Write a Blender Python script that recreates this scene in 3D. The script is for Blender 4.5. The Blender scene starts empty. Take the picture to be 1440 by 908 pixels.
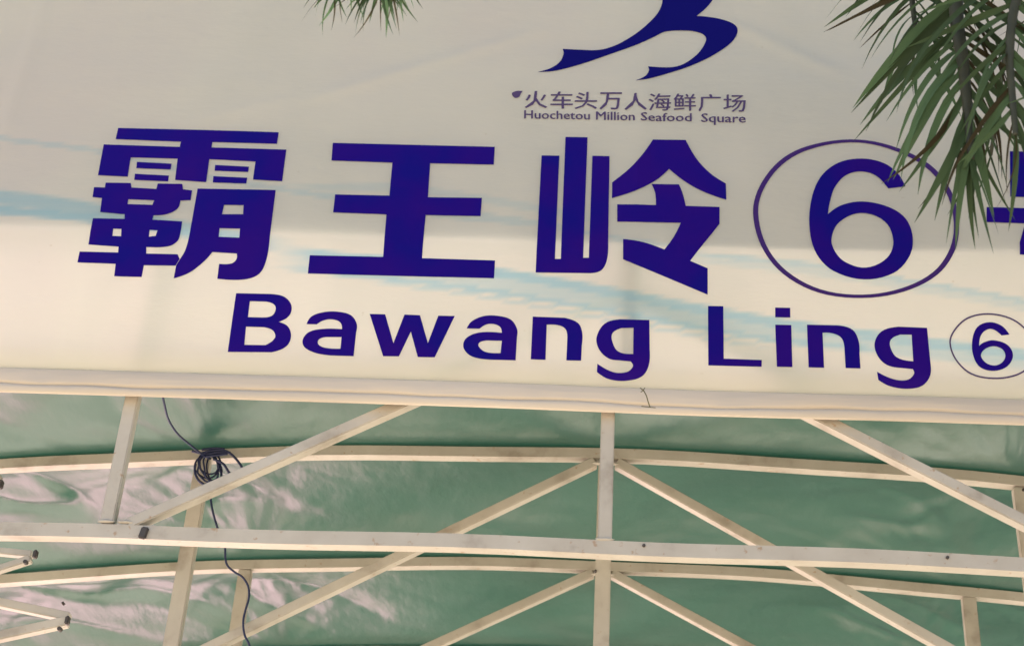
import bpy, bmesh, math, random
from mathutils import Vector, Matrix, noise
R = math.radians
random.seed(7)
SC = bpy.context.scene
COL = SC.collection

# ---------------------------------------------------------------- camera
F_PX = 2200.0
cam = bpy.data.cameras.new("camera")
cam.sensor_width = 36.0
cam.lens = 36.0 * F_PX / 1440.0
cam.clip_start = 0.05
cam.clip_end = 2000
camo = bpy.data.objects.new("camera", cam)
COL.objects.link(camo)
CAM_M = Matrix.Translation((0, 0, 1.6)) @ Matrix.Rotation(R(4.0), 4, 'Z') @ Matrix.Rotation(R(90 + 31.0), 4, 'X') @ Matrix.Rotation(R(3.65), 4, 'Z')
camo.matrix_world = CAM_M
SC.camera = camo
cam.dof.use_dof = True; cam.dof.focus_distance = 3.75; cam.dof.aperture_fstop = 6.3
SC.view_settings.view_transform = 'Standard'
SC.view_settings.look = 'None'
SC.view_settings.gamma = 1
SC.view_settings.exposure = 2.48

# ---------------------------------------------------------------- sky and sun
SUN_EL, SUN_AZ = R(40), R(180 + 120)      # azimuth of the sun measured from +Y clockwise
wd = bpy.data.worlds.new("World"); SC.world = wd; wd.use_nodes = True
nt = wd.node_tree
sky = nt.nodes.new("ShaderNodeTexSky")
sky.sky_type = 'NISHITA'; sky.sun_disc = False
sky.sun_elevation = SUN_EL; sky.sun_rotation = SUN_AZ
nt.links.new(sky.outputs[0], nt.nodes["Background"].inputs[0])
nt.nodes["Background"].inputs[1].default_value = 0.05
sd = Vector((math.sin(SUN_AZ) * math.cos(SUN_EL), math.cos(SUN_AZ) * math.cos(SUN_EL), math.sin(SUN_EL)))
sl = bpy.data.lights.new("sun", 'SUN'); sl.energy = 5.0; sl.angle = R(0.5); sl.color = (1, .945, .86)
slo = bpy.data.objects.new("sun", sl); COL.objects.link(slo)
slo.rotation_euler = sd.to_track_quat('Z', 'Y').to_euler()

# ---------------------------------------------------------------- helpers
def tag(o, label=None, cat=None, group=None, kind=None):
    if label: o["label"] = label
    if cat: o["category"] = cat
    if group: o["group"] = group
    if kind: o["kind"] = kind
    return o

def thing(name, label, cat, loc=(0, 0, 0), group=None):
    o = bpy.data.objects.new(name, None); COL.objects.link(o); o.location = loc
    o.empty_display_size = .1
    return tag(o, label, cat, group)

def link(name, me, mat, parent=None, smooth=False):
    o = bpy.data.objects.new(name, me); COL.objects.link(o)
    if mat and not me.materials: me.materials.append(mat)
    if smooth:
        for p in me.polygons: p.use_smooth = True
    if parent:
        o.parent = parent
        o.location = -Vector(parent.location)     # meshes are written in world metres
    return o

def from_bm(name, bm, mat, parent=None, smooth=False):
    me = bpy.data.meshes.new(name); bm.to_mesh(me); bm.free()
    return link(name, me, mat, parent, smooth)

def unproject(x, y, Y):
    """point of the upright plane at depth Y that is seen at photo position x, y"""
    d = Vector(((x - 720) / F_PX, -(y - 454) / F_PX, -1))
    o = CAM_M.translation
    w = CAM_M.to_3x3() @ d
    t = (Y - o.y) / w.y
    return o + w * t

def mat(name, build, rough=.6, spec=.5):
    m = bpy.data.materials.new(name); m.use_nodes = True
    t = m.node_tree; b = t.nodes["Principled BSDF"]
    b.inputs["Roughness"].default_value = rough
    b.inputs["Specular IOR Level"].default_value = spec
    build(t, b)
    return m

def N(t, kind, **kw):
    n = t.nodes.new(kind)
    for k, v in kw.items():
        if k in n.inputs.keys(): n.inputs[k].default_value = v
        else: setattr(n, k, v)
    return n

def ramp(t, fac, stops):
    r = t.nodes.new("ShaderNodeValToRGB")
    while len(r.color_ramp.elements) < len(stops): r.color_ramp.elements.new(.5)
    for e, (p, c) in zip(r.color_ramp.elements, stops):
        e.position = p; e.color = (c[0], c[1], c[2], 1)
    t.links.new(fac, r.inputs[0])
    return r

def coords(t, scale=(1, 1, 1)):
    c = N(t, "ShaderNodeTexCoord"); m = N(t, "ShaderNodeMapping")
    m.inputs["Scale"].default_value = scale
    t.links.new(c.outputs["Object"], m.inputs[0])
    return m.outputs[0]

def noise_tex(t, scale, detail=4, rough=.55, sc=(1, 1, 1)):
    n = N(t, "ShaderNodeTexNoise"); n.inputs["Scale"].default_value = scale
    n.inputs["Detail"].default_value = detail; n.inputs["Roughness"].default_value = rough
    t.links.new(coords(t, sc), n.inputs["Vector"])
    return n.outputs["Fac"]

def bump(t, b, fac, strength, dist=.01):
    n = N(t, "ShaderNodeBump"); n.inputs["Strength"].default_value = strength
    n.inputs["Distance"].default_value = dist
    t.links.new(fac, n.inputs["Height"]); t.links.new(n.outputs[0], b.inputs["Normal"])

# ---------------------------------------------------------------- materials
def m_paint(t, b):
    r = ramp(t, noise_tex(t, 9, 6), [(.28, (.29, .25, .205)), (.42, (.41, .368, .315)), (.6, (.45, .41, .355)), (.78, (.50, .46, .41))])
    spots = ramp(t, noise_tex(t, 48, 5), [(.64, (0, 0, 0)), (.72, (.85, .85, .85))])
    mx = N(t, "ShaderNodeMix", data_type='RGBA')
    t.links.new(spots.outputs[0], mx.inputs[0]); t.links.new(r.outputs[0], mx.inputs[6])
    mx.inputs[7].default_value = (.33, .22, .14, 1)
    t.links.new(mx.outputs[2], b.inputs["Base Color"])
    bump(t, b, noise_tex(t, 120, 3), .12, .002)
PAINT = mat("cream_steel_paint", m_paint, .45)

def m_tarp(t, b):
    r = ramp(t, noise_tex(t, 2.2, 5), [(.3, (.020, .052, .044)), (.6, (.028, .066, .058)), (.8, (.050, .084, .076))])
    t.links.new(r.outputs[0], b.inputs["Base Color"])
    b.inputs["IOR"].default_value = 1.62
    bump(t, b, noise_tex(t, 14, 4, .5, (1, .45, 1)), .35, .012)
    tr = N(t, "ShaderNodeBsdfTranslucent"); tr.inputs[0].default_value = (.06, .30, .17, 1)
    mx = N(t, "ShaderNodeMixShader"); mx.inputs[0].default_value = .02
    t.links.new(b.outputs[0], mx.inputs[1]); t.links.new(tr.outputs[0], mx.inputs[2])
    t.links.new(mx.outputs[0], t.nodes["Material Output"].inputs[0])
TARP = mat("green_tarpaulin", m_tarp, .32, .8)

def m_banner(t, b):
    base = ramp(t, noise_tex(t, 1.7, 4, .5, (1, 1, .6)), [(.3, (.78, .76, .68)), (.5, (.85, .815, .73)), (.7, (.83, .775, .715))])
    at = N(t, "ShaderNodeAttribute", attribute_name="ribbon")
    streak = ramp(t, noise_tex(t, 5, 4, .6, (.5, 1, 9)), [(.3, (.78, .78, .78)), (.6, (1, 1, 1))])
    mul = N(t, "ShaderNodeMath", operation='MULTIPLY')
    t.links.new(at.outputs["Fac"], mul.inputs[0]); t.links.new(streak.outputs[0], mul.inputs[1])
    mx = N(t, "ShaderNodeMix", data_type='RGBA')
    t.links.new(mul.outputs[0], mx.inputs[0]); t.links.new(base.outputs[0], mx.inputs[6])
    mx.inputs[7].default_value = (.44, .65, .72, 1)
    dirt = ramp(t, noise_tex(t, 38, 3), [(.73, (1, 1, 1)), (.80, (.8, .76, .68))])
    m2 = N(t, "ShaderNodeMix", data_type='RGBA', blend_type='MULTIPLY'); m2.inputs[0].default_value = .5
    t.links.new(mx.outputs[2], m2.inputs[6]); t.links.new(dirt.outputs[0], m2.inputs[7])
    t.links.new(m2.outputs[2], b.inputs["Base Color"])
    bump(t, b, noise_tex(t, 5, 5, .6, (1, 1, 2.6)), .55, .008)
    tr = N(t, "ShaderNodeBsdfTranslucent"); t.links.new(m2.outputs[2], tr.inputs[0])
    ms = N(t, "ShaderNodeMixShader"); ms.inputs[0].default_value = .55
    t.links.new(b.outputs[0], ms.inputs[1]); t.links.new(tr.outputs[0], ms.inputs[2])
    t.links.new(ms.outputs[0], t.nodes["Material Output"].inputs[0])
BANNER = mat("cream_banner_vinyl", m_banner, .55, .3)

def m_hem(t, b):
    base = ramp(t, noise_tex(t, 3, 5, .5, (.4, 1, 3)), [(.3, (.50, .43, .36)), (.7, (.58, .50, .42))])
    t.links.new(base.outputs[0], b.inputs["Base Color"])
    bump(t, b, noise_tex(t, 9, 5, .5, (.25, 1, 3)), .5, .01)
HEM = mat("folded_hem_vinyl", m_hem, .5, .3)

def m_ink(t, b):
    r = ramp(t, noise_tex(t, 6, 3), [(.35, (.006, .003, .16)), (.5, (.012, .002, .16)), (.68, (.018, .002, .155))])
    t.links.new(r.outputs[0], b.inputs["Base Color"])
INK = mat("violet_blue_ink", m_ink, .6, .05)
SMALLINK = mat("grey_violet_ink", lambda t, b: b.inputs["Base Color"].__setattr__("default_value", (.07, .045, .12, 1)), .6, .2)
RINGINK = mat("dark_plum_ink", lambda t, b: b.inputs["Base Color"].__setattr__("default_value", (.04, .012, .12, 1)), .6, .2)
NAVY = mat("navy_ink", lambda t, b: b.inputs["Base Color"].__setattr__("default_value", (.004, .003, .11, 1)), .6, .05)

def m_light_block(t, b): b.inputs["Base Color"].default_value = (.35, .34, .30, 1)
LIGHT_BLOCK = mat("grey_light_block", m_light_block, .7)

def leafmat(name, a, c):
    def f(t, b):
        oi = N(t, "ShaderNodeObjectInfo")
        r = ramp(t, oi.outputs["Random"], [(0, a), (1, c)])
        t.links.new(r.outputs[0], b.inputs["Base Color"])
        bump(t, b, noise_tex(t, 60, 2, .5, (1, 8, 1)), .3, .002)
        tr = N(t, "ShaderNodeBsdfTranslucent"); t.links.new(r.outputs[0], tr.inputs[0])
        ms = N(t, "ShaderNodeMixShader"); ms.inputs[0].default_value = .25
        t.links.new(b.outputs[0], ms.inputs[1]); t.links.new(tr.outputs[0], ms.inputs[2])
        t.links.new(ms.outputs[0], t.nodes["Material Output"].inputs[0])
    return mat(name, f, .75, .08)
LEAF = leafmat("palm_leaflet_green", (.034, .050, .024), (.070, .120, .060))
LEAFDRY = leafmat("palm_leaflet_brown", (.035, .027, .015), (.05, .042, .022))
def m_stem(t, b):
    r = ramp(t, noise_tex(t, 30, 4), [(.3, (.016, .019, .010)), (.7, (.034, .036, .018))])
    t.links.new(r.outputs[0], b.inputs["Base Color"])
STEM = mat("palm_stem", m_stem, .7)
def m_trunk(t, b):
    r = ramp(t, noise_tex(t, 14, 5, .6, (1, 1, 4)), [(.3, (.09, .07, .05)), (.7, (.25, .21, .16))])
    t.links.new(r.outputs[0], b.inputs["Base Color"]); bump(t, b, noise_tex(t, 20, 4), .6, .02)
TRUNK = mat("palm_trunk_bark", m_trunk, .9)
CABLE = mat("black_cable_rubber", lambda t, b: b.inputs["Base Color"].__setattr__("default_value", (.010, .014, .06, 1)), .5)
BOLT = mat("dark_bolt_steel", lambda t, b: b.inputs["Base Color"].__setattr__("default_value", (.05, .04, .035, 1)), .5)
WIRE = mat("dry_tie_string", lambda t, b: b.inputs["Base Color"].__setattr__("default_value", (.10, .09, .04, 1)), .8)
def m_bounce_slab(t, b):
    r = ramp(t, noise_tex(t, .8, 8), [(.3, (.46, .41, .34)), (.7, (.55, .50, .43))])
    t.links.new(r.outputs[0], b.inputs["Base Color"]); bump(t, b, noise_tex(t, 30, 4), .3, .01)
BOUNCE_SLAB = mat("pale_bounce_paving", m_bounce_slab, .8)
def m_asph(t, b):
    r = ramp(t, noise_tex(t, 1.3, 8), [(.3, (.26, .215, .15)), (.7, (.35, .285, .20))])
    t.links.new(r.outputs[0], b.inputs["Base Color"]); bump(t, b, noise_tex(t, 90, 4), .4, .01)
ASPHALT = mat("worn_asphalt", m_asph, .85)
def m_refl_lawn(t, b):
    r = ramp(t, noise_tex(t, 7, 8), [(.3, (.012, .04, .016)), (.7, (.03, .075, .03))])
    t.links.new(r.outputs[0], b.inputs["Base Color"])
REFL_LAWN = mat("dark_reflection_lawn", m_refl_lawn, .9)
PINK_REFLECTOR = mat("pink_reflector_tint", lambda t, b: b.inputs["Base Color"].__setattr__("default_value", (.92, .55, .63, 1)), .8)

# ---------------------------------------------------------------- ground
bm = bmesh.new()
bmesh.ops.create_grid(bm, x_segments=8, y_segments=8, size=600)
tag(from_bm("ground", bm, ASPHALT), kind="structure")
bm = bmesh.new()
bmesh.ops.create_cube(bm, size=1, matrix=Matrix.Translation((0, 4.55, .02)) @ Matrix.Diagonal((26, 3.7, .12, 1)))
bmesh.ops.bevel(bm, geom=bm.edges[:], offset=.008, segments=1)
tag(from_bm("bounce_floor", bm, BOUNCE_SLAB), kind="structure")  # unseen pale slab, added to bounce sunlight up under the bars
bm = bmesh.new()
bmesh.ops.create_cube(bm, size=1, matrix=Matrix.Translation((7.8, 17.5, .01)) @ Matrix.Diagonal((20, 20, .06, 1)))
bmesh.ops.bevel(bm, geom=bm.edges[:], offset=.008, segments=1)
tag(from_bm("reflection_lawn", bm, REFL_LAWN), kind="structure")  # unseen dark ground, added so the roof sheet mirrors green
bm = bmesh.new()
bmesh.ops.create_cube(bm, size=1, matrix=Matrix.Translation((-7.35, 11.3, .015)) @ Matrix.Diagonal((10, 8.4, .10, 1)))
bmesh.ops.bevel(bm, geom=bm.edges[:], offset=.008, segments=1)
tag(from_bm("pink_reflector", bm, PINK_REFLECTOR), kind="structure")  # unseen pink slab, added for the pink glints on the left of the sheet

# ---------------------------------------------------------------- steel frame
YB, YA, STEP = 3.20, 3.262, 0.69            # banner plane, first truss, truss spacing
CX = unproject(851, 735, YA).x
HALF = CX - unproject(152, 735, YA).x
Z_BEAM = unproject(852, 772, YA).z          # middle of the first truss's lower beam
K_ARC = .033
Z_TOP = unproject(846, 641, YA + STEP).z    # middle of the arched top chord, over the centre
Z_APEX = unproject(846, 449, YA).z
Z_LOW = unproject(290, 934, YA + STEP).z
def arc_z(x, y): return Z_TOP - K_ARC * (x - CX) ** 2 - .071 * (y - YA - STEP)   # the roof falls a little to the back

def bar(name, p, q, h, d, parent, m=PAINT, bev=.0025, trim=0):
    """rectangular steel tube from p to q: h across, d deep in Y"""
    p = Vector(p); q = Vector(q)
    ax = (q - p).normalized()
    p = p + ax * trim; q = q - ax * trim
    side = ax.cross(Vector((0, 1, 0))).normalized()
    dep = side.cross(ax).normalized()
    bm = bmesh.new(); vs = []
    for e in (p, q):
        for a, b in ((-1, -1), (1, -1), (1, 1), (-1, 1)):
            vs.append(bm.verts.new(e + side * (a * h / 2) + dep * (b * d / 2)))
    for i in range(4): bm.faces.new([vs[i], vs[(i + 1) % 4], vs[4 + (i + 1) % 4], vs[4 + i]])
    bm.faces.new([vs[3], vs[2], vs[1], vs[0]]); bm.faces.new(vs[4:8])
    bmesh.ops.bevel(bm, geom=bm.edges[:], offset=bev, segments=2, affect='EDGES', clamp_overlap=True)
    bmesh.ops.recalc_face_normals(bm, faces=bm.faces[:])
    return from_bm(name, bm, m, parent)

def bolt(parent, x, z, Y, r=.007, ln=.008):
    bm = bmesh.new()
    bmesh.ops.create_cone(bm, cap_ends=True, segments=8, radius1=r, radius2=r * .85, depth=ln,
                          matrix=Matrix.Translation((x, Y, z)) @ Matrix.Rotation(R(90), 4, 'X'))
    return from_bm("bolt", bm, BOLT, parent)

RISE = .225                                  # the first truss stands taller, its chord hidden by the banner
def arched_chord(name, parent, Y, zf, h=.030, d=.034, x0=-2.25, x1=2.25):
    bm = bmesh.new(); rings = []
    n = 40
    for i in range(n + 1):
        x = CX + x0 + (x1 - x0) * i / n
        z = zf(x)
        z += .0025 * math.sin(x * 7 + Y * 5)
        rings.append([bm.verts.new((x, Y + b * d / 2, z + a * h / 2)) for a, b in ((-1, -1), (1, -1), (1, 1), (-1, 1))])
    for i in range(n):
        for k in range(4):
            bm.faces.new([rings[i][k], rings[i + 1][k], rings[i + 1][(k + 1) % 4], rings[i][(k + 1) % 4]])
    bm.faces.new(rings[0]); bm.faces.new(list(reversed(rings[-1])))
    eds = [e for e in bm.edges if abs(e.verts[0].co.y - e.verts[1].co.y) < 1e-6 and abs(e.verts[0].co.z - e.verts[1].co.z) < h * .5]
    bmesh.ops.bevel(bm, geom=eds, offset=.002, segments=1, affect='EDGES')
    bmesh.ops.recalc_face_normals(bm, faces=bm.faces[:])
    return from_bm(name, bm, PAINT, parent)

LAB = ["cream steel truss nearest the camera, its long lower beam crossing the whole width",
       "cream arched steel truss second from the banner, carrying the coiled black cable",
       "cream arched steel truss third from the banner, its chord low behind the front beam",
       "cream arched steel truss fourth from the banner, at the bottom edge of the picture",
       "cream arched steel truss at the far end of the green canopy"]
for i in range(5):
    Y = YA + STEP * i
    t = thing("roof_truss", LAB[i], "roof truss", (CX, Y, 0), "arched steel trusses under the green canopy")
    dz = RISE if i == 0 else 0
    arched_chord("top_chord", t, Y, lambda x: arc_z(x, Y) + dz)
    zb = Z_BEAM if i == 0 else Z_LOW
    arched_chord("lower_beam", t, Y, lambda x: zb - .006 * (x - CX) ** 2, .033, .033)
    for s in (-2, -1, 0, 1, 2):
        x = CX + s * HALF
        zt = arc_z(x, Y) - .016
        top_z = zt
        if abs(s) == 2:
            bar("leg", (x + (.03 if s < 0 else -.03), Y, 0), (x + (.03 if s < 0 else -.03), Y, zb - .0165), .05, .05, t)
        xx = x if abs(s) < 2 else CX + s * HALF * .985
        bar("post", (xx, Y, zb + .0165), (xx, Y, arc_z(xx, Y) + dz - .016), .032 if i == 0 else .042, .030, t)
    for s in (-1, 1):
        # brace from the foot of the side post up to the middle of the top chord
        bar("brace", (CX + s * (HALF - .050), Y, zb + .015), (CX + s * .030, Y, arc_z(CX, Y) - .022 if i else Z_APEX), .027, .0325, t)
    for (wx, wz) in [(CX + s * (HALF - .045), zb + .018) for s in (-1, 1)] + [(CX + s * .021, (arc_z(CX, Y) - .030) if i else Z_APEX) for s in (-1, 1)] + [(CX + s * HALF * (.985 if abs(s) > 1 else 1), zb + .018) for s in (-1, 0, 1)]:
        bw = bmesh.new(); bmesh.ops.create_icosphere(bw, subdivisions=2, radius=1)
        for v in bw.verts:
            v.co = Vector((wx, Y - .014, wz)) + Vector((v.co.x * .022, v.co.y * .006, v.co.z * .0045)) * (1 + .35 * noise.noise(v.co * 3 + Vector((wx * 5, Y, 0))))
        from_bm("weld_bead", bw, PAINT, t, True)
    if i == 0:
        c0, c1 = unproject(199, 757, Y - .021), unproject(205, 741, Y - .021)
        bar("clip", c0, c1, .017, .010, t, BOLT)
        bolt(t, unproject(905, 771, Y).x, unproject(905, 771, Y).z, Y - .018, .004)
        bolt(t, unproject(1330, 788, Y).x, unproject(1330, 788, Y).z, Y - .018, .004)
    if i == 1:
        bolt(t, unproject(1437, 692, Y).x, unproject(1437, 692, Y).z, Y - .018, .004)
        bolt(t, CX - .02, unproject(839, 806, Y).z, Y - .018, .004)

# small brackets of the folding frame that ends at the left edge
t = thing("folding_frame", "cream scissor arms of a folding frame with black end caps at the left edge", "folding frame", unproject(-60, 860, 3.55))
YS = 3.52
P = lambda x, y, Y=YS: unproject(x, y, Y)
bar("arm", P(-140, 818), P(98, 868), .021, .026, t)
bar("arm", P(-140, 925, YS - .03), P(96, 874, YS - .03), .023, .026, t)
bar("arm", P(-140, 762, YS + .06), P(46, 780, YS + .06), .017, .024, t)
bar("arm", P(-140, 845, YS + .03), P(44, 786, YS + .03), .017, .024, t)
bar("arm", P(-120, 690, YS + .02), P(2, 674, YS + .02), .022, .026, t)
for (x, y, Y, w, h) in ((95, 872, YS - .046, .010, .020), (50, 779, YS + .012, .010, .020), (1, 681, YS - .0, .012, .022), (89, 848, YS - .016, .007, .007)):
    c = P(x, y, Y)
    bar("end_cap", c + Vector((0, 0, -h / 2)), c + Vector((0, 0, h / 2)), w, .016, t, BOLT)
for (x, y, Y) in ((84, 884, YS - .046), (36, 790, YS + .010)):
    c = P(x, y, Y); bolt(t, c.x, c.z, c.y, .006, .012)["label"] = "pale bolt head"
bar("leg", (P(-140, 850).x, YS, 0), (P(-140, 850).x, YS, P(-140, 700).z), .04, .04, t)

# ---------------------------------------------------------------- green roof sheet
FIX = [(CX + s * HALF * .985, YA + STEP * i) for s in (-2, -1, 1, 2) for i in range(5)]
def tarp_z(x, y):
    u = (y - YA) / STEP
    k = u - math.floor(u)
    z = arc_z(x, y) + .0185
    cell = math.sin(math.pi * k) ** 1.5
    left = max(0.0, min(1.0, (CX - .70 - x) / .8))
    right = max(0.0, min(1.0, (x - CX - .45) / .6))
    w = noise.noise(Vector((x * 2.1 + y * 1.1, y * 1.5 - x * .5, 1.3)))
    w2 = noise.noise(Vector((x * 3.6 + y * 4.4, y * 3.0 - x * 1.2, 4.1)))
    rdg = (1 - abs(noise.noise(Vector((x * 2.4 - y * 3.4, y * 1.2 + x * 1.1, 9.0)))) * 2) ** 3
    z += cell * (.020 + .040 * left + .030 * w + (.002 + .030 * left + .008 * right) * w2 + (.002 + .034 * left + .014 * right) * rdg * .8)
    z += cell * .0025 * (.4 + left + right) * noise.noise(Vector((x * 9 + y * 7, y * 8 - x * 3, 2.2)))
    for (px_, sy) in FIX:                                  # creases pulled towards the post heads
        dx, dy = x - px_, y - sy
        r = math.hypot(dx, dy)
        if .02 < r < .75:
            an = math.atan2(dy, dx)
            f = noise.noise(Vector((math.cos(an) * 3.2 + px_ * 7, math.sin(an) * 3.2, sy * 3)))
            f2 = 1 - abs(noise.noise(Vector((math.cos(an) * 6.5 + px_ * 3, math.sin(an) * 6.5, sy * 5 + 2)))) * 3
            wgt = (1 - r / .75) * min(1, r / .12) * (.35 + .65 * max(left, right * .7))
            z += cell ** .4 * wgt * (.012 * f + .006 * f2)
    z += .0015 + .0012 * noise.noise(Vector((x * 9, y * 20, 0)))
    z += RISE * max(0.0, 1 - max(0.0, y - YA - .01) / .24) ** 1.4
    if y < YA - .004:                                      # front strip climbs to the banner
        f = (YA - .004 - y) / (YA - .004 - (YB + .0145))
        z += f * (Z_LINE - z)
    return z
Z_LINE = unproject(700, 342, YB).z
bm = bmesh.new()
NX, ys = 330, [YB + .0145, YB + .030, YA - .02, YA - .004]
y = YA + .004
while y < YA + 4 * STEP + .03:
    ys.append(y); y += .018
rows = []
for yy in ys:
    rows.append([bm.verts.new((CX - 2.3 + 4.6 * i / NX, yy, tarp_z(CX - 2.3 + 4.6 * i / NX, yy))) for i in range(NX + 1)])
for a in range(len(rows) - 1):
    for i in range(NX):
        bm.faces.new([rows[a][i], rows[a][i + 1], rows[a + 1][i + 1], rows[a + 1][i]])
bmesh.ops.recalc_face_normals(bm, faces=bm.faces[:])
tarp = from_bm("canopy_tarp", bm, TARP, None, True)
tag(tarp, "wrinkled glossy green tarpaulin roof sheet stretched over the arched trusses", "tarpaulin")

# ---------------------------------------------------------------- banner
def pz(x, y):
    p = unproject(x, y, YB); return p.x, p.z
def zbot(x):    # lower edge of the flat cloth
    (x1, z1), (x2, z2) = [(p.x, p.z) for p in (unproject(0, 519, YB + .022), unproject(1440, 563, YB + .022))]
    return z1 + (z2 - z1) * (x - x1) / (x2 - x1)
def billow(x, z):
    """gentle waves of the cloth, in metres towards the camera (negative Y)"""
    a = .0045 * math.sin(x * 2.3 + 1.0 + z * .8) + .0028 * noise.noise(Vector((x * 2.2, 0, z * 2.6)))
    a += .004 * noise.noise(Vector((x * 1.1 + 8, 3, z * 5.0)))
    # soft creases radiating over the arch behind the cloth
    for (x1, z1, x2, z2, amp) in CREASES:
        L = math.hypot(x2 - x1, z2 - z1); ux, uz = (x2 - x1) / L, (z2 - z1) / L
        s = (x - x1) * ux + (z - z1) * uz
        d = (x - x1) * uz - (z - z1) * ux
        env = max(0.0, min(1.0, s / (.2 * L))) * max(0.0, min(1.0, (L - s) / (.2 * L)))
        a += amp * env * math.exp(-(d / .022) ** 2)
    # the cloth hangs straight below the rail line and leans back a little above it
    k = z - (Z_LINE + 0)
    if k > 0: a -= k * .10
    k = z - zbot(x)
    if k < .055: a -= .022 * (1 - k / .055) ** 2           # tucked back under towards the rail
    return a
CREASES = [pz(400, 135) + pz(780, 8) + (.004,), pz(1010, -10) + pz(1200, 90) + (.005,), pz(-10, 215) + pz(60, -60) + (.006,),
           pz(250, 165) + pz(420, 120) + (.002,), pz(888, 330) + pz(930, -120) + (.003,)]
def on_cloth(x, y):
    Y = YB
    for _ in range(5):
        p = unproject(x, y, Y); Y = YB - billow(p.x, p.z)
    return p.x, p.z
X0, X1 = unproject(-260, 400, YB).x, unproject(1900, 400, YB).x
ZT = unproject(720, -450, YB).z

ban = thing("shop_banner", "long cream printed banner with violet-blue lettering hung across the canopy front", "banner", (CX, YB, zbot(CX)))

# printed pale blue ribbons: polyline in banner metres, half width, strength
def poly(pts): return [on_cloth(*p) for p in pts]
RIB = [(poly([(-260, 250), (0, 278), (60, 286), (120, 296), (200, 312), (300, 330), (420, 346)]), .022, .62),
       (poly([(-260, 262), (0, 296), (60, 302), (120, 308), (200, 318), (300, 332), (420, 350)]), .012, .75),
       (poly([(380, 348), (480, 360), (600, 372), (740, 392), (880, 414), (1000, 436), (1150, 462), (1300, 484), (1440, 500), (1900, 560)]), .013, .75),
       (poly([(380, 352), (480, 368), (600, 382), (740, 402), (880, 424), (1000, 448), (1150, 474), (1300, 492), (1440, 506), (1900, 560)]), .026, .42),
       (poly([(380, 372), (520, 388), (640, 404), (800, 428), (960, 454), (1100, 478), (1300, 500)]), .007, .7),
       (poly([(500, 392), (640, 412), (800, 440), (960, 466), (1100, 490)]), .005, .4),
       (poly([(-260, 160), (0, 194), (140, 214), (300, 250), (470, 276), (640, 306), (800, 322)]), .008, .32),
       (poly([(380, 262), (560, 262), (700, 285), (860, 312)]), .012, .22),
       (poly([(620, 296), (740, 312), (860, 334), (1000, 350)]), .006, .3),
       (poly([(940, 352), (1050, 362), (1160, 374), (1280, 398), (1440, 424), (1900, 470)]), .007, .5),
       (poly([(940, 356), (1050, 368), (1160, 382), (1280, 404), (1440, 430), (1900, 480)]), .014, .25)]
def ribbon(x, z):
    v = 0
    for pts, hw, st in RIB:
        if x < pts[0][0] or x > pts[-1][0]: continue
        for (a, b), (c, d) in zip(pts, pts[1:]):
            if a <= x <= c:
                f = (x - a) / (c - a); zc = b + (d - b) * f
                dd = abs(z - zc + .004 * math.sin(x * 6)) / hw
                end = min(1, (x - pts[0][0]) / .12 + (0 if pts[0][0] > -1.2 and pts[0][0] > X0 + .1 else 1), (pts[-1][0] - x) / .15)
                if dd < 1.35: v = max(v, min(1, st * 1.3) * max(0, end) * min(1, (1.35 - dd) / .5))
                break
    return v
bm = bmesh.new()
lay = None
NXB = int((X1 - X0) / .016); NZB = 250
grid = []; vals = []
for j in range(NZB + 1):
    row = []
    for i in range(NXB + 1):
        x = X0 + (X1 - X0) * i / NXB
        zb = zbot(x); z = zb + (ZT - zb) * (j / NZB)
        row.append(bm.verts.new((x, YB - billow(x, z), z))); vals.append(ribbon(x, z))
    grid.append(row)
for j in range(NZB):
    for i in range(NXB):
        bm.faces.new([grid[j][i], grid[j][i + 1], grid[j + 1][i + 1], grid[j + 1][i]])
sheet = from_bm("banner_sheet", bm, BANNER, ban, True)
at = sheet.data.attributes.new("ribbon", 'FLOAT', 'POINT')
at.data.foreach_set("value", vals)

# folded hem: two strips below the sheet, the lower one rolled under
bm = bmesh.new()
prof_n = 11
rws = []
for i in range(NXB + 1):
    x = X0 + (X1 - X0) * i / NXB
    zb = zbot(x)
    w1 = .008 * noise.noise(Vector((x * 2.2, 1, 0))) + .004 * noise.noise(Vector((x * 7, 5, 0)))
    y0 = YB - billow(x, zb)
    crease = .042 + w1
    P_ = [(0, .002), (.002, -.004), (.004, -.006), (crease - .007, -.006 + .004 * noise.noise(Vector((x * 5, 2, 0))) + .0015 * noise.noise(Vector((x * 22, 3, 0)))), (crease - .002, -.005), (crease, .001),
          (crease + .002, -.004), (crease + .010, -.0065), (.063, -.0045), (.0660, -.002), (.0665, .001), (.062, .0025)]
    rws.append([bm.verts.new((x, y0 + dy, zb + .003 - dz)) for dz, dy in P_])
for a, b in zip(rws, rws[1:]):
    for k in range(len(a) - 1):
        bm.faces.new([a[k], b[k], b[k + 1], a[k + 1]])
bmesh.ops.recalc_face_normals(bm, faces=bm.faces[:])
from_bm("hem", bm, HEM, ban, True)

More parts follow.
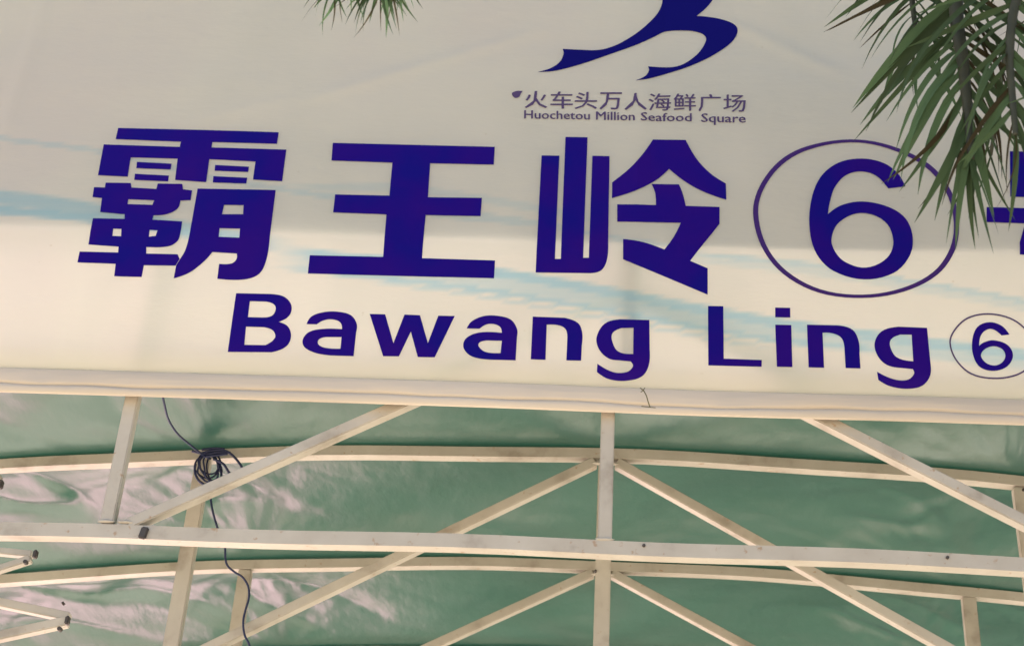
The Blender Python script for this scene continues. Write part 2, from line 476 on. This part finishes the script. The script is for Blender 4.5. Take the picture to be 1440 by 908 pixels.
# rail inside the hem, post and added opaque sheet blocking backlight above
bar("hem_rail", (X0, YB + .040, zbot(X0) - .020), (X1, YB + .040, zbot(X1) - .020), .030, .022, ban)
pm0, pm1 = unproject(889, 470, YB + .022), unproject(889, 200, YB + .022)
back = max(-billow(pm1.x, zbot(CX) + .065 + .01 * k) for k in range(60) if zbot(CX) + .065 + .01 * k < Z_LINE - .03) + .0076
bar("banner_post", (pm1.x, YB + back, zbot(CX) + .065), (pm1.x, YB + back, Z_LINE - .03), .036, .014, ban)
bm = bmesh.new()
g0 = [bm.verts.new(v) for v in ((X0, YB + .017, Z_LINE + .002), (X1, YB + .017, Z_LINE + .002), (X1, YB + .022 + .1 * (ZT - Z_LINE), ZT), (X0, YB + .022 + .1 * (ZT - Z_LINE), ZT))]
bm.faces.new(g0)
r = bmesh.ops.extrude_face_region(bm, geom=bm.faces[:])
for v in r['geom']:
    if isinstance(v, bmesh.types.BMVert): v.co.y += .003
bmesh.ops.recalc_face_normals(bm, faces=bm.faces[:])
from_bm("light_block_sheet", bm, LIGHT_BLOCK, ban)
bar("top_rail", (X0, YB + .02 + .1 * (ZT - Z_LINE), ZT + .015), (X1, YB + .02 + .1 * (ZT - Z_LINE), ZT + .015), .03, .03, ban)
for s in (-1, 1):
    xx = X0 + .04 if s < 0 else X1 - .04
    bar("leg", (xx, YB + .05, 0), (xx, YB + .05, zbot(xx) - .045), .05, .04, ban)

# ---- printed characters
def smooth_loop(pts, seg=5):
    n = len(pts); out = []
    for i in range(n):
        p0, p1, p2, p3 = pts[i - 1], pts[i], pts[(i + 1) % n], pts[(i + 2) % n]
        s1, s2 = len(p1) > 2, len(p2) > 2
        out.append((p1[0], p1[1]))
        if not (s1 or s2): continue
        ch = (p2[0] - p1[0], p2[1] - p1[1]); L = math.hypot(*ch)
        def tang(a, b):
            v = (b[0] - a[0], b[1] - a[1]); m = math.hypot(*v) or 1
            return (v[0] / m * L, v[1] / m * L)
        t1 = tang(p0, p2) if s1 else None
        t2 = tang(p1, p3) if s2 else None
        if t1 is None: t1 = (1.5 * ch[0] - .5 * t2[0], 1.5 * ch[1] - .5 * t2[1])
        if t2 is None: t2 = (1.5 * ch[0] - .5 * t1[0], 1.5 * ch[1] - .5 * t1[1])
        for k in range(1, seg):
            u = k / seg; h1 = 2 * u ** 3 - 3 * u ** 2 + 1; h2 = u ** 3 - 2 * u ** 2 + u
            h3 = -2 * u ** 3 + 3 * u ** 2; h4 = u ** 3 - u ** 2
            out.append((h1 * p1[0] + h2 * t1[0] + h3 * p2[0] + h4 * t2[0], h1 * p1[1] + h2 * t1[1] + h3 * p2[1] + h4 * t2[1]))
    return out

def lay_on_cloth(me, off=.0016, step=.035):
    """cut a flat (x, z) outline mesh on a grid and lay it on the waves of the banner"""
    bm = bmesh.new(); bm.from_mesh(me)
    if not bm.verts: return me
    for ax in (0, 2):
        lo = min(v.co[ax] for v in bm.verts); hi = max(v.co[ax] for v in bm.verts)
        k = math.floor(lo / step) + 1
        while k * step < hi:
            no = [0, 0, 0]; no[ax] = 1; co = [0, 0, 0]; co[ax] = k * step
            bmesh.ops.bisect_plane(bm, geom=bm.verts[:] + bm.edges[:] + bm.faces[:], plane_co=co, plane_no=no)
            k += 1
    for v in bm.verts: v.co.y = YB - billow(v.co.x, v.co.z) - off
    bmesh.ops.recalc_face_normals(bm, faces=bm.faces[:])
    for f in bm.faces:
        if f.normal.y > 0: f.normal_flip()
    bm.to_mesh(me); bm.free()
    return me

def fill(loops):
    """filled outline (outer loops and holes) in banner metres -> mesh in the x, z plane"""
    cu = bpy.data.curves.new("outline", 'CURVE'); cu.dimensions = '2D'; cu.fill_mode = 'BOTH'
    for lp in loops:
        sp = cu.splines.new('POLY'); sp.points.add(len(lp) - 1); sp.use_cyclic_u = True
        for p, (a, b) in zip(sp.points, lp): p.co = (a, b, 0, 1)
    o = bpy.data.objects.new("outline", cu); COL.objects.link(o)
    bpy.context.view_layer.update()
    me = bpy.data.meshes.new_from_object(o.evaluated_get(bpy.context.evaluated_depsgraph_get()))
    bpy.data.objects.remove(o); bpy.data.curves.remove(cu)
    for v in me.vertices: v.co = (v.co.x, 0, v.co.y)
    return me

def glyph(name, label, loops, S, ox, oy, m=INK):
    me = fill([[on_cloth(ox + x / S, oy + y / S) for x, y in smooth_loop(lp)] for lp in loops])
    me.materials.clear()
    o = link(name, lay_on_cloth(me), m, ban)
    if label: o["label"] = label
    return o

BA = [[(262,42),(1153,66),(1143,130),(785,120),(780,150),(1195,162),(1172,337),(1010,328),(1024,228),(768,215),(750,342),(578,330),(592,212),(332,205),(315,312),(150,304),(182,133),(604,147),(610,118),(248,104)],
 [(366,230),(558,240),(553,272),(363,265)], [(355,296),(544,306),(539,338),(351,330)],
 [(800,247),(988,257),(983,286),(797,279)], [(790,309),(978,318),(973,350),(787,344)],
 [(193,345),(332,347),(336,372),(474,380),(482,350),(618,352),(622,382),(672,388),(664,442),(608,444),(590,490,1),(530,520,1),(458,526),(452,550),(617,560),(608,620,1),(592,668,1),(540,698,1),(418,702),(418,738),(592,742),(603,768),(581,805),(405,803),(392,868),(240,864),(248,795),(36,787),(48,727),(262,732),(264,700),(97,688),(122,542),(298,546),(298,520),(162,508),(172,430),(120,425),(128,370),(188,372)],
 [(318,437),(462,443),(452,468),(314,464)], [(235,600),(280,602),(278,642),(230,640)], [(437,607),(480,610),(470,640),(432,645)],
 [(703,378),(1136,386),(1104,640),(1085,770,1),(1045,850,1),(960,882,1),(812,878),(822,795),(890,793,1),(918,770,1),(920,738),(785,730),(735,785,1),(655,845,1),(570,876),(583,806),(605,769),(636,715,1),(660,620)],
 [(850,468),(958,470),(955,520),(838,520)], [(825,598),(938,600),(934,650),(820,645)]]
glyph("character", "blocky many-stroked first Chinese character", BA, 3.947, 100, 170)
WANG = [[(208,50),(1192,74),(1186,182),(800,174),(786,380),(1114,384),(1106,495),(772,488),(750,750),(1194,764),(1188,872),(56,843),(68,732),(514,742),(534,484),(210,472),(222,363),(552,370),(570,170),(200,157)]]
glyph("character", "three-barred second Chinese character", WANG, 4.323, 420, 190)
LING = [[(82,148),(176,150),(153,698),(184,698),(209,50),(326,52),(303,692),(333,692),(352,150),(443,152),(436,600),(430,700,1),(400,758,1),(340,774),(50,770)],
 [(674,64),(848,66),(905,165,1),(975,240,1),(1062,298),(1064,384),(930,335,1),(835,280,1),(760,220),(690,280,1),(580,335,1),(456,375),(457,292),(555,212,1),(622,138,1)],
 [(667,300),(812,302),(832,350,1),(848,416),(1028,422),(1028,512),(872,708),(965,748),(965,888),(515,700),(515,592),(620,608,1),(735,648),(785,580,1),(822,506),(484,500),(484,408),(690,412),(686,350,1)]]
glyph("character", "third Chinese character, three upright prongs on its left half", LING, 3.783, 740, 180)
HAO = [[(1368,120),(1900,135),(1890,362),(1370,350)], [(1450,190),(1820,200),(1815,292),(1445,280)],
 [(1250,402),(2010,425),(2005,505),(1250,478)], [(1440,502),(1418,580),(1418,642),(1780,660),(1740,840),(1500,830),(1510,900),(1800,905),(1860,820),(1900,560),(1530,548),(1540,508)]]
glyph("character", "fourth Chinese character, cut by the right edge and behind the palm leaflets", HAO, 3.6, 1040, 180)
def sm(pts): return [(a, b, 1) for a, b in pts]
glyph("number_ring", "large thin ring round the number", [sm([(68,430),(100,300),(200,170),(340,95),(560,60),(760,90),(960,185),(1070,320),(1110,480),(1090,620),(1000,745),(830,830),(620,862),(400,835),(220,740),(110,600)]),
  sm([(94,430),(122,310),(215,188),(350,112),(560,75),(750,105),(940,200),(1045,328),(1084,480),(1064,612),(980,730),(820,812),(620,845),(410,818),(238,725),(135,595)])], 3.6, 1040, 180, RINGINK)
glyph("number", "large digit 6 in a ring", [[(840,298),(800,232,1),(730,180,1),(620,157,1),(500,178,1),(410,250,1),(362,370,1),(355,520,1),(390,640,1),(475,725,1),(630,768,1),(780,735,1),(860,650,1),(876,555,1),(840,460,1),(750,400,1),(620,374,1),(515,393,1),(447,438),(455,385,1),(480,305,1),(535,243,1),(610,222,1),(690,243,1),(752,308)],
  sm([(465,560),(505,478),(615,432),(735,475),(778,575),(745,660),(640,708),(535,680),(482,625)])], 3.6, 1040, 180)
B_ = [[(145,57),(365,62),(450,80,1),(495,135,1),(480,200,1),(415,238),(475,270,1),(492,335,1),(460,395,1),(370,430),(92,428)],
 [(232,107),(335,110),(385,128,1),(395,160,1),(370,200,1),(300,210),(220,208)], [(208,268),(325,272),(380,295,1),(390,340,1),(330,385),(197,383)]]
glyph("letter", "capital B", B_, 4.5, 300, 400)
glyph("letter", None, [[(590,252),(620,205,1),(690,178,1),(780,173,1),(870,195,1),(908,250,1),(905,300),(888,455),(740,450),(640,432,1),(575,395,1),(568,345,1),(610,300,1),(700,282,1),(815,284),(810,252,1),(790,232,1),(740,222,1),(690,232,1),(655,254)],
  [(812,334),(710,334),(668,350,1),(665,380,1),(710,402,1),(805,408)]], 4.5, 300, 400)
glyph("letter", None, [[(990,188),(1088,190),(1140,372),(1210,192),(1308,196),(1358,372),(1424,199),(1528,201),(1401,462),(1294,460),(1250,300),(1175,456),(1075,455)]], 4.5, 300, 400)
glyph("letter", None, [[(238,178),(270,135,1),(340,105,1),(420,103,1),(500,125,1),(538,180,1),(538,230),(530,368),(380,364),(270,345,1),(222,300,1),(225,250,1),(270,215,1),(340,200,1),(448,204),(438,170,1),(400,152,1),(355,155,1),(315,180)],
  [(448,252),(360,250),(315,262,1),(310,285,1),(350,318,1),(440,325)]], 4.235, 600, 420)
glyph("letter", None, [[(632,108),(820,115),(900,145,1),(926,200,1),(924,280),(920,370),(832,368),(838,230),(825,180,1),(780,158,1),(715,156),(708,365),(620,362)]], 4.235, 600, 420)
glyph("letter", None, [[(1326,128),(1150,124),(1060,150,1),(1012,230,1),(1025,300,1),(1080,355,1),(1150,368),(1215,375),(1228,405,1),(1190,438,1),(1110,438,1),(1016,388),(1014,438),(1080,478,1),(1180,490,1),(1280,465,1),(1322,400,1),(1328,300)],
  [(1232,174),(1160,176),(1108,205,1),(1104,250,1),(1140,315,1),(1230,330)]], 4.235, 600, 420)
glyph("letter", "capital L", [[(66,45),(157,46),(160,358),(386,366),(385,406),(68,398)]], 4.235, 980, 420)
glyph("letter", None, [[(466,54),(555,56),(556,114),(466,112)], [(466,156),(562,158),(568,408),(476,406)]], 4.235, 980, 420)
glyph("letter", None, [[(655,156),(840,160),(925,185,1),(962,250,1),(968,330),(974,416),(885,414),(878,290),(860,235,1),(810,208,1),(748,204),(757,412),(665,410)]], 4.235, 980, 420)
glyph("letter", None, [[(1370,175),(1200,168),(1100,195,1),(1058,265,1),(1075,340,1),(1130,395,1),(1220,414),(1285,420),(1292,450,1),(1250,485,1),(1170,480,1),(1072,436),(1080,485),(1150,522,1),(1250,537,1),(1340,520,1),(1388,460,1),(1390,380)],
  [(1278,216),(1210,215),(1155,245,1),(1152,290,1),(1190,350,1),(1288,374)]], 4.235, 980, 420)
rg = [(1124,545),(1145,490),(1200,440),(1285,422),(1380,440),(1450,490),(1482,560),(1470,640),(1410,685),(1310,700),(1215,680),(1150,620)]
glyph("number_ring", "small thin ring at the right edge", [sm(rg), sm([(1304 + (a - 1304) * .962, 562 + (b - 562) * .95) for a, b in rg])], 3.0, 960, 300, SMALLINK)
glyph("number", "small digit 6 in a ring", [[(1378,512),(1345,475,1),(1295,460,1),(1245,478,1),(1222,530,1),(1225,600,1),(1255,650,1),(1315,665,1),(1370,645,1),(1393,600,1),(1370,556,1),(1312,536,1),(1270,545,1),(1250,560),(1256,520,1),(1275,496,1),(1305,489,1),(1345,516)],
  sm([(1258,598),(1280,570),(1318,562),(1352,578),(1360,608),(1340,635),(1308,642),(1275,628)])], 3.0, 960, 300)
glyph("logo", "navy leaping-animal emblem with two swept tails", [[(925,-20),(922,30,1),(890,90,1),(800,175,1),(700,240,1),(630,270,1),(560,285,1),(480,284,1),(365,278),(370,305,1),(350,350,1),(300,385,1),(225,408),(330,400,1),(480,360,1),(640,305,1),(780,255,1),(880,210,1),(940,182,1),(1040,175,1),(1120,183,1),(1165,205,1),(1170,235,1),(1130,300,1),(1060,355,1),(1000,378,1),(930,382,1),(845,376),(850,400,1),(830,430,1),(775,455),(850,445,1),(960,415,1),(1080,375,1),(1200,320,1),(1310,245,1),(1348,185,1),(1335,145,1),(1270,115,1),(1180,98,1),(1118,93),(1170,50,1),(1210,0,1),(1250,-80,1),(1300,-160,1),(1420,-230),(1260,-210,1),(1120,-150,1),(1000,-90,1)]], 4.0, 700, 0, NAVY)
glyph("seal", "tiny plum seal mark", [[(80,525),(105,515,1),(140,515),(130,530,1),(120,548,1),(98,554,1),(82,540,1)]], 4.0, 700, 0, SMALLINK)

def text(body, quad, m, bold=0.0):
    """print text into a quadrilateral of the banner (photo corners: TL, TR, BR, BL)"""
    cu = bpy.data.curves.new("text", 'FONT'); cu.body = body; cu.offset = bold; cu.resolution_u = 2
    o = bpy.data.objects.new("text", cu); COL.objects.link(o)
    bpy.context.view_layer.update()
    me = bpy.data.meshes.new_from_object(o.evaluated_get(bpy.context.evaluated_depsgraph_get()))
    bpy.data.objects.remove(o); bpy.data.curves.remove(cu)
    xs = [v.co.x for v in me.vertices]; yy = [v.co.y for v in me.vertices]
    xa, xb, ya, yb = min(xs), max(xs), min(yy), max(yy)
    q = [on_cloth(*c) for c in quad]
    for v in me.vertices:
        u = (v.co.x - xa) / (xb - xa); w = (v.co.y - ya) / (yb - ya)
        top = [q[0][k] * (1 - u) + q[1][k] * u for k in (0, 1)]; bot = [q[3][k] * (1 - u) + q[2][k] * u for k in (0, 1)]
        v.co = (bot[0] * (1 - w) + top[0] * w, 0, bot[1] * (1 - w) + top[1] * w)
    me.materials.clear()
    return me
def printed(name, label, me, m, off=.0016, fat=.0012):
    for v in me.vertices: v.co.y = YB - billow(v.co.x, v.co.z) - off
    bm = bmesh.new(); bm.from_mesh(me)
    r = bmesh.ops.duplicate(bm, geom=bm.verts[:] + bm.edges[:] + bm.faces[:])      # doubled print: a heavier stroke
    for v in r['geom']:
        if isinstance(v, bmesh.types.BMVert): v.co += Vector((fat, -.0003, fat * .4))
    bm.to_mesh(me); bm.free()
    o = link(name, me, m, ban); o["label"] = label
CH = "火车头万人海鲜广场"
xs0 = [738, 774, 808, 843, 878, 912, 947, 982, 1017]
for i, c in enumerate(CH):
    x0 = xs0[i]; x1 = x0 + 31
    ya = 129 + (x0 - 738) * .018; yb = 153 + (x0 - 738) * .018
    printed("small_character", "one of the small characters under the logo", text(c, [(x0, ya), (x1, ya), (x1, yb), (x0, yb)], SMALLINK, 0), SMALLINK)
for (w, a, b) in (("Huochetou", 737, 829), ("Million", 838, 892), ("Seafood", 901, 972), ("Square", 986, 1048)):
    lo = 167.5 if 'q' not in w else 172
    hi = 156
    printed("small_word", "one of the small Latin words under the logo", text(w, [(a, hi + (a - 737) * .017), (b, hi + (b - 737) * .017), (b, lo + (b - 737) * .017), (a, lo + (a - 737) * .017)], SMALLINK, 0), SMALLINK)

# ---------------------------------------------------------------- tubes: cable, tie
def catmull(pts, seg=8):
    pts = [Vector(p) for p in pts]; out = []
    for i in range(len(pts) - 1):
        a = pts[max(0, i - 1)]; b = pts[i]; c = pts[i + 1]; d = pts[min(len(pts) - 1, i + 2)]
        for k in range(seg):
            u = k / seg
            out.append(.5 * ((2 * b) + (c - a) * u + (2 * a - 5 * b + 4 * c - d) * u * u + (3 * b - a - 3 * c + d) * u ** 3))
    out.append(pts[-1]); return out
def tube_bm(path, rad, sides=7, bm=None):
    bm = bm or bmesh.new(); rings = []
    up = Vector((0.13, 1, .21)).normalized()
    for i, p in enumerate(path):
        tg = (path[min(i + 1, len(path) - 1)] - path[max(0, i - 1)]).normalized()
        s = tg.cross(up).normalized(); n = s.cross(tg)
        r = rad(i / (len(path) - 1)) if callable(rad) else rad
        rings.append([bm.verts.new(p + (s * math.cos(a) + n * math.sin(a)) * r) for a in [2 * math.pi * k / sides for k in range(sides)]])
    for a, b in zip(rings, rings[1:]):
        for k in range(sides): bm.faces.new([a[k], a[(k + 1) % sides], b[(k + 1) % sides], b[k]])
    bm.faces.new(list(reversed(rings[0]))); bm.faces.new(rings[-1])
    return bm
YCB = YA + STEP - .035
cab = thing("cable", "thin black cable tied in a coil on the second truss, its ends trailing", "cable", unproject(300, 655, YCB))
path = [unproject(x, y, yy) for x, y, yy in ((222, 520, YA + .05), (230, 563, 3.38), (237, 590, 3.47), (250, 610, 3.58), (266, 624, 3.70), (284, 638, 3.86), (296, 645, YCB))]
from_bm("cord", tube_bm(catmull(path), .0030), CABLE, cab, True)
path = [unproject(x, y, YCB + .0) for x, y in ((294, 676), (296, 700), (300, 722), (308, 748), (316, 768), (317, 784), (320, 795), (330, 804), (341, 811), (349, 824), (350, 840), (345, 858), (342, 874), (344, 892), (352, 912), (356, 960))]
from_bm("cord", tube_bm(catmull(path), .0030), CABLE, cab, True)
rr = random.Random(3)
bmc = bmesh.new()
for k in range(6):
    w, h, an = rr.uniform(6, 17), rr.uniform(12, 24), rr.uniform(-.55, .75)
    cxp, cyp = 298 + rr.uniform(-8, 6) - 12 * math.sin(an), 640 + h * math.cos(an) + rr.uniform(-3, 1)
    pts = []
    for j in range(13):
        a = j / 12 * 2 * math.pi + 1.4
        ex, ey = w * math.cos(a) * rr.uniform(.9, 1.1), h * math.sin(a) * rr.uniform(.94, 1.04)
        pts.append(unproject(cxp + ex * math.cos(an) - ey * math.sin(an), cyp + ex * math.sin(an) + ey * math.cos(an), YCB - .004 - .003 * k))
    tube_bm(catmull(pts, 4), .0027, 6, bmc)
for pts in (((283, 637), (300, 633), (318, 634), (332, 645), (341, 658)), ((300, 645), (314, 652), (322, 664), (330, 672)),
            ((270, 634), (290, 638), (306, 636), (324, 636)), ((284, 632), (300, 630), (316, 631)), ((286, 642), (302, 640), (320, 638)), ((275, 652), (274, 664), (280, 676), (290, 682))):
    tube_bm(catmull([unproject(x, y, YCB - .03) for x, y in pts], 5), .0036, 6, bmc)
from_bm("coil", bmc, CABLE, cab, True)

tie = thing("string_tie", "short frayed brown string poking out of the banner hem", "string", unproject(912, 571, YB - .02))
path = [unproject(x, y, YB - .014 - d) for x, y, d in ((914, 572, -.004), (911, 563, .004), (909, 556, .008), (905, 549, .006), (902, 547, .006))]
from_bm("string", tube_bm(catmull(path, 4), .0014, 5), WIRE, tie)
b2 = bmesh.new()
for pts in (((905, 549), (901, 551)), ((904, 549), (907, 545)), ((903, 547), (900, 545)), ((902, 571), (910, 572), (922, 573))):
    tube_bm([unproject(x, y, YB - .017) for x, y in pts], .001, 4, b2)
tag(from_bm("frayed_end", b2, WIRE, tie), kind="stuff")

# ---------------------------------------------------------------- palm
def leaflet_mesh(seed, droop, width, length=1.0):
    """blade along +X, folded along the midrib, tapering to a point; unit length"""
    rn = random.Random(seed); bm = bmesh.new(); n = 8; rows = []
    tw = rn.uniform(-.7, .7)
    sw = rn.uniform(-.22, .22)
    for i in range(n + 1):
        u = i / n
        w = width * min(1, .45 + u * 2.2) * (1 - u ** 2.6) + .0008
        z = -droop * u * u; y = sw * u * u
        a = tw * u
        c = Vector((u * (1 - .3 * droop * u), y, z))
        sd_ = Vector((0, math.cos(a), math.sin(a))); up = Vector((0, -math.sin(a), math.cos(a)))
        rows.append([bm.verts.new(c + sd_ * (-w) + up * (w * .35)), bm.verts.new(c - up * w * .1), bm.verts.new(c + sd_ * w + up * (w * .35))])
    for a, b in zip(rows, rows[1:]):
        bm.faces.new([a[0], b[0], b[1], a[1]]); bm.faces.new([a[1], b[1], b[2], a[2]])
    me = bpy.data.meshes.new("leaflet"); bm.to_mesh(me); bm.free()
    for p in me.polygons: p.use_smooth = True
    return me
LM = []
for k in range(8):
    me = leaflet_mesh(k, .10 + .06 * k, (.020 + .0060 * (k % 4))); me.materials.append(LEAF if k % 4 else LEAFDRY); LM.append(me)
YP = 2.35
crown = unproject(1560, -170, YP) + Vector((.12, -.1, .12))
palm = thing("palm_tree", "feathery green palm reaching in from the upper right in front of the banner", "palm tree", (crown.x, crown.y, 0))
tp = [Vector((crown.x + .05, crown.y - .02, 0)), Vector((crown.x + .06, crown.y, 1.2)), Vector((crown.x + .02, crown.y, 2.6)), Vector((crown.x, crown.y, crown.z + .05))]
bmt = tube_bm(catmull(tp, 14), lambda u: .075 - .02 * u, 14)
for v in bmt.verts:
    v.co += Vector((v.co.x - crown.x, v.co.y - crown.y, 0)).normalized() * .006 * math.sin(v.co.z * 70)
from_bm("trunk", bmt, TRUNK, palm, True)
def frond(ctrl, n, ln, seed, side_dir, spread=(1.15, .35), r0=.011, fwd=.25, sag=.35, start=.25):
    rn = random.Random(seed)
    path = catmull(ctrl, 12)
    fr = from_bm("frond", tube_bm(path, lambda u: r0 * (1 - .72 * u) + .0012, 7), STEM, palm, True)
    cum = [0]
    for a, b in zip(path, path[1:]): cum.append(cum[-1] + (b - a).length)
    tot = cum[-1]
    for i in range(n):
        u = start + (1 - start) * ((i + rn.uniform(-.3, .3)) / (n - 1)); u = max(start, min(1, u))
        k = max(j for j in range(len(cum)) if cum[j] <= u * tot + 1e-9); k = min(k, len(path) - 2)
        f = (u * tot - cum[k]) / (cum[k + 1] - cum[k]); p = path[k].lerp(path[k + 1], f)
        tg = (path[k + 1] - path[k]).normalized()
        sd_ = (side_dir - tg * side_dir.dot(tg)).normalized()
        dp = tg.cross(sd_)
        s = 1 if i % 2 else -1
        ang = spread[0] + (spread[1] - spread[0]) * ((u - start) / (1 - start)) ** 2.2 + rn.uniform(-.28, .28)
        d = tg * math.cos(ang) + sd_ * (s * math.sin(ang)) + dp * rn.uniform(-fwd, fwd) + Vector((0, 0, -sag * rn.uniform(.5, 1.2)))
        d.normalize()
        L = ln * (1 - .35 * max(0, u - .6) / .4) * rn.uniform(.72, 1.12)
        z = (Vector((0, -1, .3)) + Vector((rn.uniform(-.8, .8), 0, rn.uniform(-.6, .6))))
        z = (z - d * z.dot(d)).normalized(); yv = z.cross(d)
        M = Matrix((d, yv, z)).transposed().to_4x4()
        me = LM[rn.randrange(8)] if rn.random() < .75 else LM[rn.choice((1, 2, 3, 5, 6, 7))]
        o = bpy.data.objects.new("leaflet", me); COL.objects.link(o); o.parent = fr
        o.matrix_parent_inverse = Matrix.Identity(4)
        o.matrix_local = Matrix.Translation(p) @ M @ Matrix.Diagonal((L, L * rn.uniform(.8, 1.25), L, 1))
    return fr
U = lambda x, y, Y=YP: unproject(x, y, Y)
XS = Vector((1, 0, 0))
frond([crown, U(1420, -180), U(1352, -70), U(1344, 10), U(1354, 90), U(1361, 160), U(1365, 225)], 104, .31, 11, XS, (1.40, .08), .021, .20, .10, .16)
frond([crown, U(1390, -200, 2.5), U(1310, -110, 2.5), U(1284, -30, 2.5), U(1286, 30, 2.5), U(1296, 75, 2.5)], 50, .25, 12, XS, (1.4, .5), .010, .3, .1, .3)
frond([crown, U(1480, -120, 2.25), U(1432, -10, 2.25), U(1420, 70, 2.25), U(1424, 140, 2.25), U(1428, 190, 2.25)], 64, .27, 13, XS, (1.35, .2), .012, .3, .1, .2)
frond([crown, U(1560, -60, 2.2), U(1530, 40, 2.2), U(1520, 140, 2.2), U(1525, 230, 2.2)], 36, .2, 14, XS, (1.1, .3), .010, .3, .3, .3)
frond([crown, U(1300, -330, 2.3), U(1050, -380, 2.25), U(800, -330, 2.2), U(720, -230, 2.2), U(620, -150, 2.2), U(535, -24, 2.2)], 110, .18, 15, XS, (1.0, .45), .014, .3, .35, .9)
frond([crown, U(1300, -380, 2.35), U(1000, -460, 2.3), U(740, -400, 2.25), U(600, -250, 2.2), U(502, -75, 2.2), U(468, -14, 2.2)], 96, .17, 16, XS, (1.0, .5), .012, .3, .35, .7)
for k, (a, el) in enumerate(((0.2, .5), (1.0, .2), (1.8, .6), (5.6, .3), (5.0, .7))):
    dv = Vector((math.cos(a), math.sin(a), 0))
    frond([crown, crown + dv * .3 + Vector((0, 0, .25 * el + .1)), crown + dv * .65 + Vector((0, 0, .2 * el)), crown + dv * .9 + Vector((0, 0, -.25))], 8, .2, 30 + k, Vector((-dv.y, dv.x, 0)), (1.1, .4), .012, .3, .3, .3)


# ---------------------------------------------------------------- unseen leafy screen behind the canopy, added to darken what the sheet mirrors
hg = thing("reflection_hedge", "tall dark green hedge standing on the lawn behind the canopy", "reflection_hedge", (6, 14, 0))
bm = bmesh.new(); rh = random.Random(5)
nx, nz = 60, 16
def hp(i, j, side):
    x = -1.7 + 17 * i / nx; z = .15 + 4.4 * j / nz
    b = .25 * noise.noise(Vector((x * 1.1, z * 1.3, side * 3.0))) + .10 * noise.noise(Vector((x * 4, z * 4, side)))
    return Vector((x, 14 + side * (.7 - .25 * (z / 4.5) ** 3) + side * b, z + .3 * (j / nz) * noise.noise(Vector((x * .8, 0, 7)))))
gr = {}
for side in (-1, 1):
    for i in range(nx + 1):
        for j in range(nz + 1): gr[side, i, j] = bm.verts.new(hp(i, j, side))
    for i in range(nx):
        for j in range(nz): bm.faces.new([gr[side, i, j], gr[side, i + 1, j], gr[side, i + 1, j + 1], gr[side, i, j + 1]])
for i in range(nx): bm.faces.new([gr[-1, i, nz], gr[-1, i + 1, nz], gr[1, i + 1, nz], gr[1, i, nz]])
for j in range(nz):
    bm.faces.new([gr[-1, 0, j], gr[-1, 0, j + 1], gr[1, 0, j + 1], gr[1, 0, j]]); bm.faces.new([gr[-1, nx, j], gr[1, nx, j], gr[1, nx, j + 1], gr[-1, nx, j + 1]])
for k in range(6000):
    p = hp(rh.uniform(0, nx), rh.uniform(0, nz), rh.choice((-1, 1, -1)))
    a = Vector((rh.gauss(0, 1), rh.gauss(0, 1), rh.gauss(0, 1))).normalized() * .05; b = a.orthogonal().normalized() * .025
    bm.faces.new([bm.verts.new(q) for q in (p - a, p + b, p + a, p - b)])
tag(from_bm("foliage", bm, LEAF, hg), kind="stuff")
for k in range(9):
    x = -2 + 2.05 * k
    from_bm("stem", tube_bm([Vector((x, 14, 0)), Vector((x + .03, 14, .5)), Vector((x, 14.05, 1.2))], .05, 7), TRUNK, hg)
